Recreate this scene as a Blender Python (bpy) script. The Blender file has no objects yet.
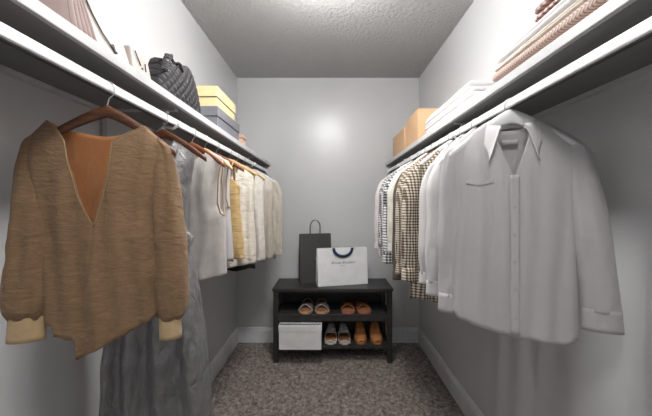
import bpy, bmesh, math, random
from mathutils import Vector, Matrix, noise
random.seed(7)
PI = math.pi
S = bpy.context.scene
COL = S.collection
# ------------------------------------------------------------------ camera
CAMZ = 1.275
F = 300.0
cd = bpy.data.cameras.new('camera')
cam = bpy.data.objects.new('camera', cd)
COL.objects.link(cam)
cam.location = (0, 0, CAMZ)
cam.rotation_euler = (PI / 2, 0, 0)
cd.sensor_fit = 'HORIZONTAL'
cd.sensor_width = 36
cd.lens = 36 * F / 652
cd.shift_x = -3 / 652
cd.shift_y = -4 / 652
cd.clip_start = 0.02
S.camera = cam
# ------------------------------------------------------------------ world, light, exposure
w = bpy.data.worlds.new('world')
S.world = w
w.use_nodes = True
w.node_tree.nodes['Background'].inputs[0].default_value = (0.92, 0.95, 1, 1)
w.node_tree.nodes['Background'].inputs[1].default_value = 0.15
S.view_settings.view_transform = 'Standard'
S.view_settings.look = 'None'
S.view_settings.gamma = 1
S.view_settings.exposure = 0.06


def area(name, loc, rot, sx, sy, power, col=(1, 1, 1)):
    l = bpy.data.lights.new(name, 'AREA')
    l.shape = 'RECTANGLE'
    l.size = sx
    l.size_y = sy
    l.energy = power
    l.color = col
    o = bpy.data.objects.new(name, l)
    o.location = loc
    o.rotation_euler = rot
    COL.objects.link(o)
    return o


DOOR_LIGHT = 2
area('doorway_fill', (0.0, -0.95, 1.25), (PI / 2, 0, 0), 0.95, 1.9, DOOR_LIGHT, (0.97, 0.98, 1))  # unseen area light added behind the camera, standing in for room light
LAMP_STRENGTH = 76
FRONT_FILL = 42
# ------------------------------------------------------------------ materials


class N:
    """small helper for node trees"""

    def __init__(s, name):
        m = bpy.data.materials.new(name)
        m.use_nodes = True
        s.m = m
        s.t = m.node_tree
        s.b = s.t.nodes['Principled BSDF']

    def n(s, typ, **kw):
        x = s.t.nodes.new(typ)
        for k, v in kw.items():
            setattr(x, k, v)
        return x

    def l(s, a, b):
        s.t.links.new(a, b)

    def coord(s, scale=(1, 1, 1)):
        tc = s.n('ShaderNodeTexCoord')
        mp = s.n('ShaderNodeMapping')
        mp.inputs['Scale'].default_value = scale
        s.l(tc.outputs['Object'], mp.inputs['Vector'])
        return mp.outputs[0]

    def noise(s, vec, scale, detail=3, rough=0.6, dist=0):
        x = s.n('ShaderNodeTexNoise')
        x.inputs['Scale'].default_value = scale
        x.inputs['Detail'].default_value = detail
        x.inputs['Roughness'].default_value = rough
        x.inputs['Distortion'].default_value = dist
        s.l(vec, x.inputs['Vector'])
        return x.outputs['Fac']

    def ramp(s, fac, stops):
        x = s.n('ShaderNodeValToRGB')
        e = x.color_ramp.elements
        while len(e) < len(stops):
            e.new(0.5)
        for i, (p, c) in enumerate(stops):
            e[i].position = p
            e[i].color = (*c, 1)
        s.l(fac, x.inputs[0])
        return x.outputs[0]

    def math(s, op, a, b=None, c=None):
        x = s.n('ShaderNodeMath', operation=op)
        for i, v in enumerate((a, b, c)):
            if v is None:
                continue
            if isinstance(v, (int, float)):
                x.inputs[i].default_value = v
            else:
                s.l(v, x.inputs[i])
        return x.outputs[0]

    def bump(s, h, strength, dist, prev=None):
        x = s.n('ShaderNodeBump')
        x.inputs['Strength'].default_value = strength
        x.inputs['Distance'].default_value = dist
        s.l(h, x.inputs['Height'])
        if prev is not None:
            s.l(prev, x.inputs['Normal'])
        s.l(x.outputs[0], s.b.inputs['Normal'])
        return x.outputs[0]

    def base(s, v):
        if isinstance(v, tuple):
            s.b.inputs['Base Color'].default_value = (*v, 1)
        else:
            s.l(v, s.b.inputs['Base Color'])

    def set(s, rough=None, metal=None, spec=None, sheen=None):
        if rough is not None:
            s.b.inputs['Roughness'].default_value = rough
        if metal is not None:
            s.b.inputs['Metallic'].default_value = metal
        if spec is not None:
            s.b.inputs['Specular IOR Level'].default_value = spec
        if sheen is not None:
            s.b.inputs['Sheen Weight'].default_value = sheen


def sc(c, f):
    return tuple(min(1, x * f) for x in c)


def paint(name, col, rough=0.4, bs=0.25, scale=140, spec=0.5):
    m = N(name)
    v = m.coord()
    n1 = m.noise(v, 1.3, 3)
    m.base(m.ramp(n1, [(0.3, sc(col, 0.96)), (0.7, sc(col, 1.03))]))
    m.set(rough=rough, spec=spec)
    m.bump(m.noise(v, scale, 2), bs, 0.004)
    return m.m


def plain(name, col, rough=0.5, metal=0, bs=0.1, scale=60, var=0.06, spec=0.5):
    m = N(name)
    v = m.coord()
    n1 = m.noise(v, scale * 0.2, 3)
    m.base(m.ramp(n1, [(0.3, sc(col, 1 - var)), (0.7, sc(col, 1 + var))]))
    m.set(rough=rough, metal=metal, spec=spec)
    if bs:
        m.bump(m.noise(v, scale, 3), bs, 0.002)
    return m.m


def wood(name, c1, c2, rough=0.4, scale=(1, 14, 14), k=9):
    m = N(name)
    v = m.coord(scale)
    n1 = m.noise(v, k, 4, 0.6, 0.5)
    m.base(m.ramp(n1, [(0.3, c1), (0.7, c2)]))
    m.set(rough=rough)
    m.bump(n1, 0.1, 0.001)
    return m.m


def cloth(name, col, col2=None, wr=0.5, weave=700, rough=0.85, sheen=0.15, wscale=(14, 14, 5), spec=0.2, streak=None, trans=0.0, wd=0.012, tcol=None):
    m = N(name)
    col2 = col2 or sc(col, 0.88)
    v = m.coord()
    if streak:
        n1 = m.noise(m.coord(streak), 6, 4, 0.65, 0.4)
    else:
        n1 = m.noise(v, 30, 4)
    m.base(m.ramp(n1, [(0.35, col2), (0.65, col)]))
    m.set(rough=rough, sheen=sheen, spec=spec)
    p = m.bump(m.noise(m.coord(wscale), 1.0, 5, 0.6, 0.8), wr, wd)
    m.bump(m.noise(v, weave, 2), 0.15, 0.001, p)
    if trans:
        tr = m.n('ShaderNodeBsdfTranslucent')
        tr.inputs['Color'].default_value = (*(tcol or col), 1)
        mx = m.n('ShaderNodeMixShader')
        mx.inputs[0].default_value = trans
        m.l(m.b.outputs[0], mx.inputs[1])
        m.l(tr.outputs[0], mx.inputs[2])
        m.l(mx.outputs[0], m.t.nodes['Material Output'].inputs['Surface'])
    return m.m


def check(name, light, mid, dark, period, duty=0.5, wr=0.4):
    m = N(name)
    tc = m.n('ShaderNodeTexCoord')
    sp = m.n('ShaderNodeSeparateXYZ')
    m.l(tc.outputs['Object'], sp.inputs[0])
    xy = m.math('ADD', sp.outputs[0], m.math('MULTIPLY', sp.outputs[1], 0.8))
    a = m.math('LESS_THAN', m.math('FRACT', m.math('DIVIDE', xy, period)), duty)
    b = m.math('LESS_THAN', m.math('FRACT', m.math('DIVIDE', sp.outputs[2], period)), duty)
    f = m.math('MULTIPLY', m.math('ADD', a, b), 0.5)
    r = m.ramp(f, [(0.0, light), (0.25, mid), (0.75, dark)])
    m.t.nodes[-1].color_ramp.interpolation = 'CONSTANT' if m.t.nodes[-1].type == 'VALTORGB' else None
    m.base(r)
    m.set(rough=0.9, spec=0.15, sheen=0.1)
    m.bump(m.noise(m.coord((14, 14, 5)), 1.0, 4), wr, 0.012)
    return m.m


def stripes(name, c1, c2, axis_scale, k, duty=0.5, zig=0.0, zk=40):
    """narrow bands, optionally broken into herringbone"""
    m = N(name)
    tc = m.n('ShaderNodeTexCoord')
    sp = m.n('ShaderNodeSeparateXYZ')
    m.l(tc.outputs['Object'], sp.inputs[0])
    s = m.math('ADD', m.math('ADD', m.math('MULTIPLY', sp.outputs[0], axis_scale[0]),
                             m.math('MULTIPLY', sp.outputs[1], axis_scale[1])),
               m.math('MULTIPLY', sp.outputs[2], axis_scale[2]))
    if zig:
        z = m.math('PINGPONG', m.math('ADD', m.math('MULTIPLY', sp.outputs[2], 1.0), m.math('MULTIPLY', sp.outputs[0], 1.0)), zk)
        s = m.math('ADD', s, m.math('MULTIPLY', z, zig))
    f = m.math('LESS_THAN', m.math('FRACT', m.math('MULTIPLY', s, k)), duty)
    m.base(m.ramp(f, [(0.2, c1), (0.8, c2)]))
    m.set(rough=0.9, spec=0.15, sheen=0.2)
    m.bump(m.noise(m.coord(), 300, 2), 0.3, 0.002)
    return m.m


M = {}
M['wall'] = paint('wall_paint', (0.575, 0.58, 0.59), 0.3, 0.12, 120)
M['white_paint'] = plain('white_paint', (0.82, 0.82, 0.83), 0.4, bs=0.03)
M['base'] = plain('baseboard_paint', (0.74, 0.75, 0.77), 0.35, bs=0.03)
M['shelf'] = plain('shelf_paint', (0.60, 0.60, 0.61), 0.45, bs=0.05)
M['underside'] = plain('underside_grey', (0.22, 0.22, 0.22), 0.6, bs=0.05)
M['rod'] = plain('rod_enamel', (0.86, 0.86, 0.87), 0.3, bs=0.02)
M['steel'] = plain('hook_steel', (0.62, 0.62, 0.63), 0.28, metal=0.9, bs=0)
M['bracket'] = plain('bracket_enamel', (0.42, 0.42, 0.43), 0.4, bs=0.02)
M['groove'] = plain('rod_groove', (0.05, 0.05, 0.05), 0.7, bs=0)


def mk_ceiling():
    m = N('ceiling_stipple')
    v = m.coord()
    m.base((0.66, 0.66, 0.66))
    m.set(rough=0.95, spec=0.1)
    vo = m.n('ShaderNodeTexVoronoi')
    vo.inputs['Scale'].default_value = 42
    m.l(v, vo.inputs['Vector'])
    h = m.math('ADD', m.math('MULTIPLY', vo.outputs['Distance'], 0.6), m.noise(v, 75, 5, 0.7))
    m.bump(h, 1.0, 0.035)
    return m.m


def mk_carpet():
    m = N('carpet_pile')
    v = m.coord()
    a = m.noise(v, 34, 4, 0.8)
    b = m.noise(v, 210, 3, 0.8)
    f = m.math('ADD', m.math('MULTIPLY', a, 0.5), m.math('MULTIPLY', b, 0.5))
    m.base(m.ramp(f, [(0.40, (0.06, 0.045, 0.038)), (0.5, (0.27, 0.22, 0.195)), (0.60, (0.62, 0.54, 0.49))]))
    m.set(rough=1, spec=0.05, sheen=0.2)
    m.bump(f, 1.0, 0.02)
    return m.m


M['ceiling'] = mk_ceiling()
M['carpet'] = mk_carpet()
M['rack'] = wood('dark_rack_wood', (0.022, 0.021, 0.021), (0.04, 0.038, 0.038), 0.45, (2, 2, 2), 20)
for _n, _s in (('lamp', LAMP_STRENGTH), ('added_front_fill', FRONT_FILL)):
    M[_n] = N(_n + '_glass').m
    _b = M[_n].node_tree.nodes['Principled BSDF']
    _b.inputs['Emission Color'].default_value = (1, 0.985, 0.96, 1)
    _b.inputs['Emission Strength'].default_value = _s
M['brown_wood'] = wood('walnut_hanger', (0.07, 0.026, 0.012), (0.16, 0.06, 0.028), 0.35)
M['red_wood'] = wood('cherry_hanger', (0.16, 0.05, 0.025), (0.30, 0.10, 0.05), 0.3)
M['light_wood'] = wood('maple_hanger', (0.55, 0.36, 0.18), (0.72, 0.50, 0.28), 0.35)
M['white_hanger'] = plain('white_hanger', (0.78, 0.78, 0.79), 0.35, bs=0)

# ------------------------------------------------------------------ mesh helpers


def new_obj(name, verts, faces, mat, parent=None, smooth=True, solid=0, sub=0, bevel=0, mats=None, fm=None):
    me = bpy.data.meshes.new(name)
    me.from_pydata([tuple(v) for v in verts], [], faces)
    me.update()
    me.materials.append(mat)
    for x in mats or []:
        me.materials.append(x)
    if fm:
        for p, i in zip(me.polygons, fm):
            p.material_index = i
    bm = bmesh.new()
    bm.from_mesh(me)
    bmesh.ops.recalc_face_normals(bm, faces=bm.faces)
    bm.to_mesh(me)
    bm.free()
    for p in me.polygons:
        p.use_smooth = smooth
    o = bpy.data.objects.new(name, me)
    COL.objects.link(o)
    if parent:
        o.parent = parent
    if solid:
        md = o.modifiers.new('solid', 'SOLIDIFY')
        md.thickness = solid
        md.offset = 0
    if bevel:
        md = o.modifiers.new('bevel', 'BEVEL')
        md.width = bevel
        md.segments = 3
        md.limit_method = 'ANGLE'
        md.angle_limit = 0.7
        md.harden_normals = False
    if sub:
        md = o.modifiers.new('sub', 'SUBSURF')
        md.levels = sub
        md.render_levels = sub
    return o


class MB:
    def __init__(s):
        s.v = []
        s.f = []
        s.mi = []

    def add(s, vs, fs, mi=0):
        k = len(s.v)
        s.v += [Vector(v) for v in vs]
        s.f += [tuple(i + k for i in f) for f in fs]
        s.mi += [mi] * len(fs)
        return s

    def box(s, x0, x1, y0, y1, z0, z1, mi=0):
        vs = [(x, y, z) for x in (x0, x1) for y in (y0, y1) for z in (z0, z1)]
        return s.add(vs, [(0, 1, 3, 2), (4, 6, 7, 5), (0, 4, 5, 1), (2, 3, 7, 6), (0, 2, 6, 4), (1, 5, 7, 3)], mi)

    def hexa(s, bot, top, mi=0):
        return s.add(list(bot) + list(top), [(0, 1, 2, 3), (7, 6, 5, 4), (0, 4, 5, 1), (1, 5, 6, 2), (2, 6, 7, 3), (3, 7, 4, 0)], mi)

    def tube(s, pts, r, n=8, mi=0, flat=1.0, cap=True):
        pts = [Vector(p) for p in pts]
        rs = r if isinstance(r, (list, tuple)) else [r] * len(pts)
        vs = []
        ref = None
        for i, p in enumerate(pts):
            t = (pts[min(i + 1, len(pts) - 1)] - pts[max(i - 1, 0)]).normalized()
            if ref is None:
                ref = Vector((0, 1, 0)) if abs(t.y) < 0.9 else Vector((1, 0, 0))
            a = t.cross(ref)
            a.normalize()
            b = t.cross(a).normalized()
            ref = -b if ref.dot(-b) > 0 else b
            for j in range(n):
                th = 2 * PI * j / n
                vs.append(p + a * math.cos(th) * rs[i] + b * math.sin(th) * rs[i] * flat)
        fs = []
        for i in range(len(pts) - 1):
            for j in range(n):
                fs.append((i * n + j, i * n + (j + 1) % n, (i + 1) * n + (j + 1) % n, (i + 1) * n + j))
        if cap:
            fs.append(tuple(range(n)))
            fs.append(tuple(reversed(range((len(pts) - 1) * n, len(pts) * n))))
        return s.add(vs, fs, mi)

    def grid(s, fn, nu, nv, mi=0, closed=False):
        vs = [fn(i / (nu if closed else nu), j / nv) for j in range(nv + 1) for i in range(nu + (0 if closed else 1))]
        w_ = nu if closed else nu + 1
        fs = []
        for j in range(nv):
            for i in range(nu):
                i2 = (i + 1) % w_ if closed else i + 1
                fs.append((j * w_ + i, j * w_ + i2, (j + 1) * w_ + i2, (j + 1) * w_ + i))
        return s.add(vs, fs, mi)

    def build(s, name, mat, parent=None, **kw):
        if any(s.mi):
            kw['fm'] = s.mi
        return new_obj(name, s.v, s.f, mat, parent, **kw)


def empty(name, loc, rz=0):
    o = bpy.data.objects.new(name, None)
    COL.objects.link(o)
    o.location = loc
    o.rotation_euler = (0, 0, rz)
    o.empty_display_size = 0.05
    return o


def tag(o, label=None, cat=None, group=None, kind=None):
    if label:
        o['label'] = label
    if cat:
        o['category'] = cat
    if group:
        o['group'] = group
    if kind:
        o['kind'] = kind
    return o


def struct(o):
    o['kind'] = 'structure'
    return o


def lerp(a, b, t):
    return a + (b - a) * t


def interp(pts, x):
    if x <= pts[0][0]:
        return pts[0][1]
    for (a, b), (c, d) in zip(pts, pts[1:]):
        if x <= c:
            return b + (d - b) * (x - a) / max(1e-9, c - a)
    return pts[-1][1]


def smooth(t):
    t = max(0, min(1, t))
    return t * t * (3 - 2 * t)


def nz(x, y, z=0.0):
    return noise.noise(Vector((x, y, z)))


# ------------------------------------------------------------------ room shell
XL, XR, YB, YF, ZC = -0.848, 0.832, 2.77, -0.6, 2.44
MB().grid(lambda u, v: (lerp(XL - .1, XR + .1, u), lerp(YF - 2.0, YB + .1, v), 0), 2, 2)
# carpet: dense displaced pile


def carpet_pt(u, v):
    x = lerp(XL, XR, u)
    y = lerp(1.0, YB, v)
    h = 0.012 * nz(x * 38, y * 38) + 0.007 * nz(x * 110, y * 110, 3)
    return (x, y, h - 0.004)


fl = MB().grid(carpet_pt, 300, 320)
k0 = len(fl.v)
fl.grid(lambda u, v: (lerp(XL, XR, u), lerp(YF - 1.2, 1.0, v), -0.004), 4, 4)
fl.box(XL - .1, XR + .1, YF - 1.2, YB + .1, -0.1, -0.03)
struct(fl.build('floor', M['carpet']))
struct(MB().box(XL - .1, XR + .1, YF - .1, YB + .1, ZC, ZC + .08).build('ceiling', M['ceiling'], smooth=False))
struct(MB().box(XL - .1, XL, YF, YB, -0.03, ZC).build('wall_left', M['wall'], smooth=False))
struct(MB().box(XR, XR + .1, YF, YB, -0.03, ZC).build('wall_right', M['wall'], smooth=False))
struct(MB().box(XL - .1, XR + .1, YB, YB + .1, -0.03, ZC).build('wall_back', M['wall'], smooth=False))
fw = MB()
fw.box(XL - .1, -0.5, YF - .1, YF, -0.03, ZC)
fw.box(0.5, XR + .1, YF - .1, YF, -0.03, ZC)
fw.box(-0.5, 0.5, YF - .1, YF, 2.08, ZC)
struct(fw.build('wall_front', M['wall'], smooth=False))


def baseboard(name, p0, p1, nrm):
    p0, p1, nrm = Vector(p0), Vector(p1), Vector(nrm)
    prof = [(0, 0), (0.014, 0), (0.014, 0.105), (0.011, 0.118), (0.0085, 0.122), (0.0085, 0.132), (0.004, 0.139), (0, 0.139)]
    vs = []
    for p in (p0, p1):
        for d, z in prof:
            vs.append(p + nrm * d + Vector((0, 0, z)))
    n = len(prof)
    fs = [(i, (i + 1) % n, n + (i + 1) % n, n + i) for i in range(n)]
    fs += [tuple(range(n)), tuple(reversed(range(n, 2 * n)))]
    struct(new_obj(name, vs, fs, M['base'], smooth=False))


baseboard('baseboard_left', (XL, YF, 0), (XL, YB, 0), (1, 0, 0))
baseboard('baseboard_right', (XR, YF, 0), (XR, YB, 0), (-1, 0, 0))
baseboard('baseboard_back', (XL, YB, 0), (XR, YB, 0), (0, -1, 0))

# out-of-frame ceiling lamp lights the room; unseen entrance one added to light clothes fronts
for ly, lmat, ll in ((1.31, 'lamp', 'round white glass ceiling lamp above the middle of the closet'), (0.0, 'added_front_fill', 'unseen globe light added above the closet entrance')):
    cl = empty('ceiling_lamp', (0, ly, ZC))
    tag(cl, ll, 'lamp', 'ceiling lamps')
    MB().grid(lambda u, v: (0.07 * math.cos(2 * PI * u) * math.cos(v * 1.5), 0.07 * math.sin(2 * PI * u) * math.cos(v * 1.5), -0.001 - 0.025 * math.sin(v * 1.5)), 32, 5, closed=True).build('canopy', M['white_paint'], cl)
    MB().tube([(0, 0, -.02), (0, 0, -.075)], .012, 12).build('stem', M['white_paint'], cl)
    MB().grid(lambda u, v: (0.15 * math.cos(2 * PI * u) * math.sin(PI * (.01 + .98 * v)), 0.15 * math.sin(2 * PI * u) * math.sin(PI * (.01 + .98 * v)), -0.135 + 0.065 * math.cos(PI * (.01 + .98 * v))), 40, 20, closed=True).build('glass_globe', M[lmat], cl)

# ------------------------------------------------------------------ shelves, rods, brackets
SZ0, SZ1 = CAMZ + .354, CAMZ + .381
ROD_Z = CAMZ + .306
LX, RX = -0.580, 0.554


def shelf(side):
    xw = XL if side < 0 else XR
    xf = -0.543 if side < 0 else 0.523
    nm = 'left' if side < 0 else 'right'
    r = empty('closet_shelf', (xf, (YF + YB) / 2, SZ0))
    tag(r, 'long white wall shelf along the %s wall above the hanging clothes' % nm, 'shelf', 'closet shelves')
    inv = -Vector(r.location)
    def P(mb):
        mb.v = [v + inv for v in mb.v]
        return mb
    a, b = sorted((xw, xf))
    P(MB().box(a, b, YF + .002, YB - .001, SZ0, SZ1)).build('board', M['shelf'], r, smooth=False, bevel=.002)
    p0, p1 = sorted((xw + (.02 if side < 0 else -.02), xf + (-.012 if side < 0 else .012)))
    P(MB().box(p0, p1, YF + .003, YB - .002, SZ0 - .0012, SZ0 + .001)).build('underside_panel', M['underside'], r, smooth=False)  # thin sheet in a darker grey than the board
    c0, c1 = (xw, xw + .02) if side < 0 else (xw - .02, xw)
    P(MB().box(c0, c1, YF + .002, YB - .001, SZ0 - .014, SZ0)).build('cleat', M['shelf'], r, smooth=False)
    # rod
    xr = LX if side < 0 else RX
    q = empty('closet_rod', (xr, (YF + YB) / 2, ROD_Z))
    tag(q, 'white flat-sided clothes rod under the %s shelf' % nm, 'clothes rod', 'clothes rods')
    hh, hw_, rr = 0.0135, 0.009, 0.005
    prof = []
    for cx, cz, a0 in ((hw_ - rr, hh - rr, 0), (-(hw_ - rr), hh - rr, 90), (-(hw_ - rr), -(hh - rr), 180), (hw_ - rr, -(hh - rr), 270)):
        for k in range(5):
            t = math.radians(a0 + k * 22.5)
            prof.append((cx + rr * math.cos(t), cz + rr * math.sin(t)))
    n = len(prof)
    y0, y1 = YF + .002 - q.location.y, YB - .012 - q.location.y
    vs = [(x, y0, z) for x, z in prof] + [(x, y1, z) for x, z in prof]
    fs = [(i, (i + 1) % n, n + (i + 1) % n, n + i) for i in range(n)] + [tuple(range(n)), tuple(reversed(range(n, 2 * n)))]
    new_obj('bar', vs, fs, M['rod'], q, smooth=False)
    MB().box(-.004, .004, y0, y1, -hh - .003, -hh + .0005).build('groove', M['groove'], q, smooth=False)
    MB().box(-.018, .018, y1, y1 + .011, -.026, .026).build('end_socket', M['white_paint'], q, smooth=False, bevel=.004)


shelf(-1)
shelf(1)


def bracket(side, y, label):
    xw = XL if side < 0 else XR
    xr = LX if side < 0 else RX
    s = 1 if side < 0 else -1
    r = empty('shelf_bracket', (xw, y, SZ0))
    tag(r, label, 'bracket', 'shelf and rod brackets')
    L = abs(xr - xw)
    b = MB()
    a_, b_ = sorted((s * .001, s * .012))
    MB().box(a_, b_, -.012, .012, -.26, -.016).build('wall_plate', M['bracket'], r, smooth=False, bevel=.001)
    a_, b_ = sorted((s * .022, s * (L + .01)))
    MB().box(a_, b_, -.010, .010, -.008, -.0005).build('top_arm', M['bracket'], r, smooth=False, bevel=.001)
    m = MB()
    m.tube([(s * .012, 0, -.24), (s * (L - .035), 0, -.066)], .007, 8)
    m.build('brace', M['white_paint'], r)
    m = MB()
    m.tube([(s * (L - .02), 0, -.008), (s * (L - .035), 0, -.03), (s * (L - .035), 0, -.066), (s * L, 0, -.072), (s * (L + .018), 0, -.06), (s * (L + .02), 0, -.045)], .0055, 8)
    m.build('rod_cup', M['white_paint'], r)


bracket(-1, 1.12, 'white shelf bracket with diagonal brace just behind the tan blouse')
bracket(-1, 2.25, 'white shelf bracket under the left shelf near the back wall')
bracket(1, 1.30, 'white shelf bracket under the folded white linens')
bracket(1, 2.3, 'white shelf bracket under the right shelf near the back wall')

# ------------------------------------------------------------------ hangers


def hanger(side, y, half, peak, drop, mat, yaw, label, group):
    xr = LX if side < 0 else RX
    r = empty('clothes_hanger', (xr, y, ROD_Z), math.radians(yaw))
    tag(r, label, 'hanger', group)
    m = MB()
    n = 24
    rings = []
    for i in range(n + 1):
        t = -1 + 2 * i / n
        a = abs(t)
        z = peak - .012 - drop * (a ** 1.25)
        yy = -.012 * (a ** 2)
        h = lerp(.017 if mat is not M['white_hanger'] else .024, .009, a)
        b = .0065
        rings.append([Vector((t * half, yy + b * math.cos(q), z + h * math.sin(q))) for q in [2 * PI * k / 10 for k in range(10)]])
    vs = [p for g in rings for p in g]
    fs = [(i * 10 + j, i * 10 + (j + 1) % 10, (i + 1) * 10 + (j + 1) % 10, (i + 1) * 10 + j) for i in range(n) for j in range(10)]
    fs += [tuple(range(10)), tuple(reversed(range(n * 10, n * 10 + 10)))]
    m.add(vs, fs)
    m.build('arms', mat, r)
    k = MB()
    s = -1 if side < 0 else 1
    pts = [(0, 0, peak - .02), (0, 0, peak + .006)] if peak < -.032 else [(0, 0, peak - .02)]
    pts += [(-s * .004, 0, -.029), (-s * .0155, 0, -.018)]
    for a in range(0, 9):
        t = a / 8 * PI
        pts.append((-s * .0155 * math.cos(t), 0, .0165 * math.sin(t)))
    pts += [(s * .016, 0, -.006)]
    k.tube(pts, .0017, 6)
    k.build('hook', M['steel'], r)
    return r


# ------------------------------------------------------------------ garments


def body_mesh(mb, ztF, ztB, zbF, zbB, hw, hd, sh, seed, fold=.010, N_=220, nv=44, kf=9, place=None, cx=None, pleat=0):
    """flattened tube of cloth hanging from the shoulder line"""
    w_ = N_
    vs = []
    for i in range(nv + 1):
        v = i / nv
        for j in range(N_):
            th = 2 * PI * j / N_
            u = .55 * (1 - 2 * abs(((th / PI) % 2) if th / PI <= 1 else 2 - th / PI)) + .45 * math.cos(th)
            front = math.sin(th) >= 0
            x0 = u * hw(-.1)
            zt = ztF(x0) if front else ztB(x0)
            zb = (zbF if front else zbB)(x0)
            z = lerp(zt, zb, v)
            D = max(0, sh(x0) - z)
            x = u * hw(z) + (cx(z) if cx else 0)
            q = hd * (1 - math.exp(-D / .07)) + .004
            e = min(1, D / .03)
            sy = max(0.0, 1 - u * u) ** .375
            ramp_ = smooth(D / .5) * .8 + .2
            f = fold * ramp_ * (math.sin(kf * x0 * 22 / 9 * 9 * .5 + 3.0 * nz(seed, z * 2.2, x0 * 3) + seed) * .55 + 1.1 * nz(x0 * 17 + seed, z * 3.2, 2.0 if front else 5.0))
            f += fold * .4 * nz(x0 * 30, z * 16, seed)
            if pleat:
                f += pleat * smooth(D / .6) * math.sin(x0 * 95 + 1.5 * nz(x0 * 6, z * 2, seed))
            y = (q * sy + f * e * min(1, sy * 1.6))
            if place:
                y += place(x0, z, front) * e
            y = max(y, .001) if e < 1 else y
            x += fold * .4 * e * nz(z * 5, seed, 9.1) * (abs(u))
            vs.append((x, -y if front else y, z))
    fs = []
    for i in range(nv):
        for j in range(N_):
            fs.append((i * w_ + j, i * w_ + (j + 1) % w_, (i + 1) * w_ + (j + 1) % w_, (i + 1) * w_ + j))
    mb.add(vs, fs)
    return mb


def cr(p0, p1, p2, p3, t):
    return tuple(.5 * ((2 * b) + (-a + c) * t + (2 * a - 5 * b + 4 * c - d) * t * t + (-a + 3 * b - 3 * c + d) * t ** 3) for a, b, c, d in zip(p0, p1, p2, p3))


def sleeve_mesh(mb, keys, seed, fold=.006, n=36, per=9, zcap=True, hf=26):
    """keys: (x, y, z, half width, half depth)"""
    pts = []
    for i in range(len(keys) - 1):
        p = [keys[max(0, i - 1)], keys[i], keys[i + 1], keys[min(len(keys) - 1, i + 2)]]
        for k in range(per):
            pts.append(cr(*p, k / per))
    pts.append(keys[-1])
    vs = []
    m_ = len(pts)
    for i, (x, y, z, a, b) in enumerate(pts):
        a = max(a, .002)
        b = max(b, .002)
        e = smooth(i / 6) * (0.55 + .45 * i / m_)
        for j in range(n):
            t = 2 * PI * j / n
            c, s_ = math.cos(t), math.sin(t)
            f = 1 + 0
            dd = fold * e * (nz(c * 1.4 + seed, s_ * 1.4, z * 7) * 1.5 + .7 * nz(c * 2.5, s_ * 2.5 + seed, z * hf))
            vs.append((x + c * (a + dd * .5), y - s_ * (b + dd), z + (c * a * .0)))
    fs = []
    for i in range(m_ - 1):
        for j in range(n):
            fs.append((i * n + j, i * n + (j + 1) % n, (i + 1) * n + (j + 1) % n, (i + 1) * n + j))
    if zcap:
        fs.append(tuple(range(n)))
    mb.add(vs, fs)
    return mb


def collar_mesh(mb, nw, zf, zb, tip=(.05, -.085), rise=.022, leaf=.04, gap=.012, yb=.03, yf=-.03):
    def stand(t):  # t -1..1, 0 = back centre
        a = t * PI * .93
        x = nw * math.sin(a)
        y = lerp(yb, yf, (1 - math.cos(a)) / 2)
        if abs(t) > .8:
            x = math.copysign(max(abs(x), gap), t)
        z = lerp(zb, zf, smooth(abs(t)))
        return Vector((x, y, z))
    def f(u, v):
        t = -1 + 2 * u
        p = stand(t)
        top = p + Vector((0, 0, rise))
        if v < .34:
            return p.lerp(top, v / .34)
        q = (v - .34) / .66
        front = smooth((abs(t) - .45) / .55)
        out = Vector((p.x * .30 + math.copysign(.004, p.x), .012 if abs(t) < .5 else -.006, -leaf))
        tipv = Vector((math.copysign(tip[0], t) - p.x, -.022, tip[1]))
        o = out.lerp(tipv, front)
        bulge = Vector((math.copysign(.006, p.x) * (1 - front), -.008 * front + .006 * (1 - front), .004)) * math.sin(q * PI)
        return top + o * q + bulge
    mb.grid(f, 60, 9)
    return mb


def disc(mb, c, r, t=.002, n=12, ax='y'):
    x, y, z = c
    vs = []
    for k in range(2):
        for j in range(n):
            a = 2 * PI * j / n
            vs.append((x + r * math.cos(a), y - (t if k else 0), z + r * math.sin(a)))
    fs = [tuple(range(n)), tuple(reversed(range(n, 2 * n)))] + [(j, (j + 1) % n, n + (j + 1) % n, n + j) for j in range(n)]
    return mb.add(vs, fs)


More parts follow.
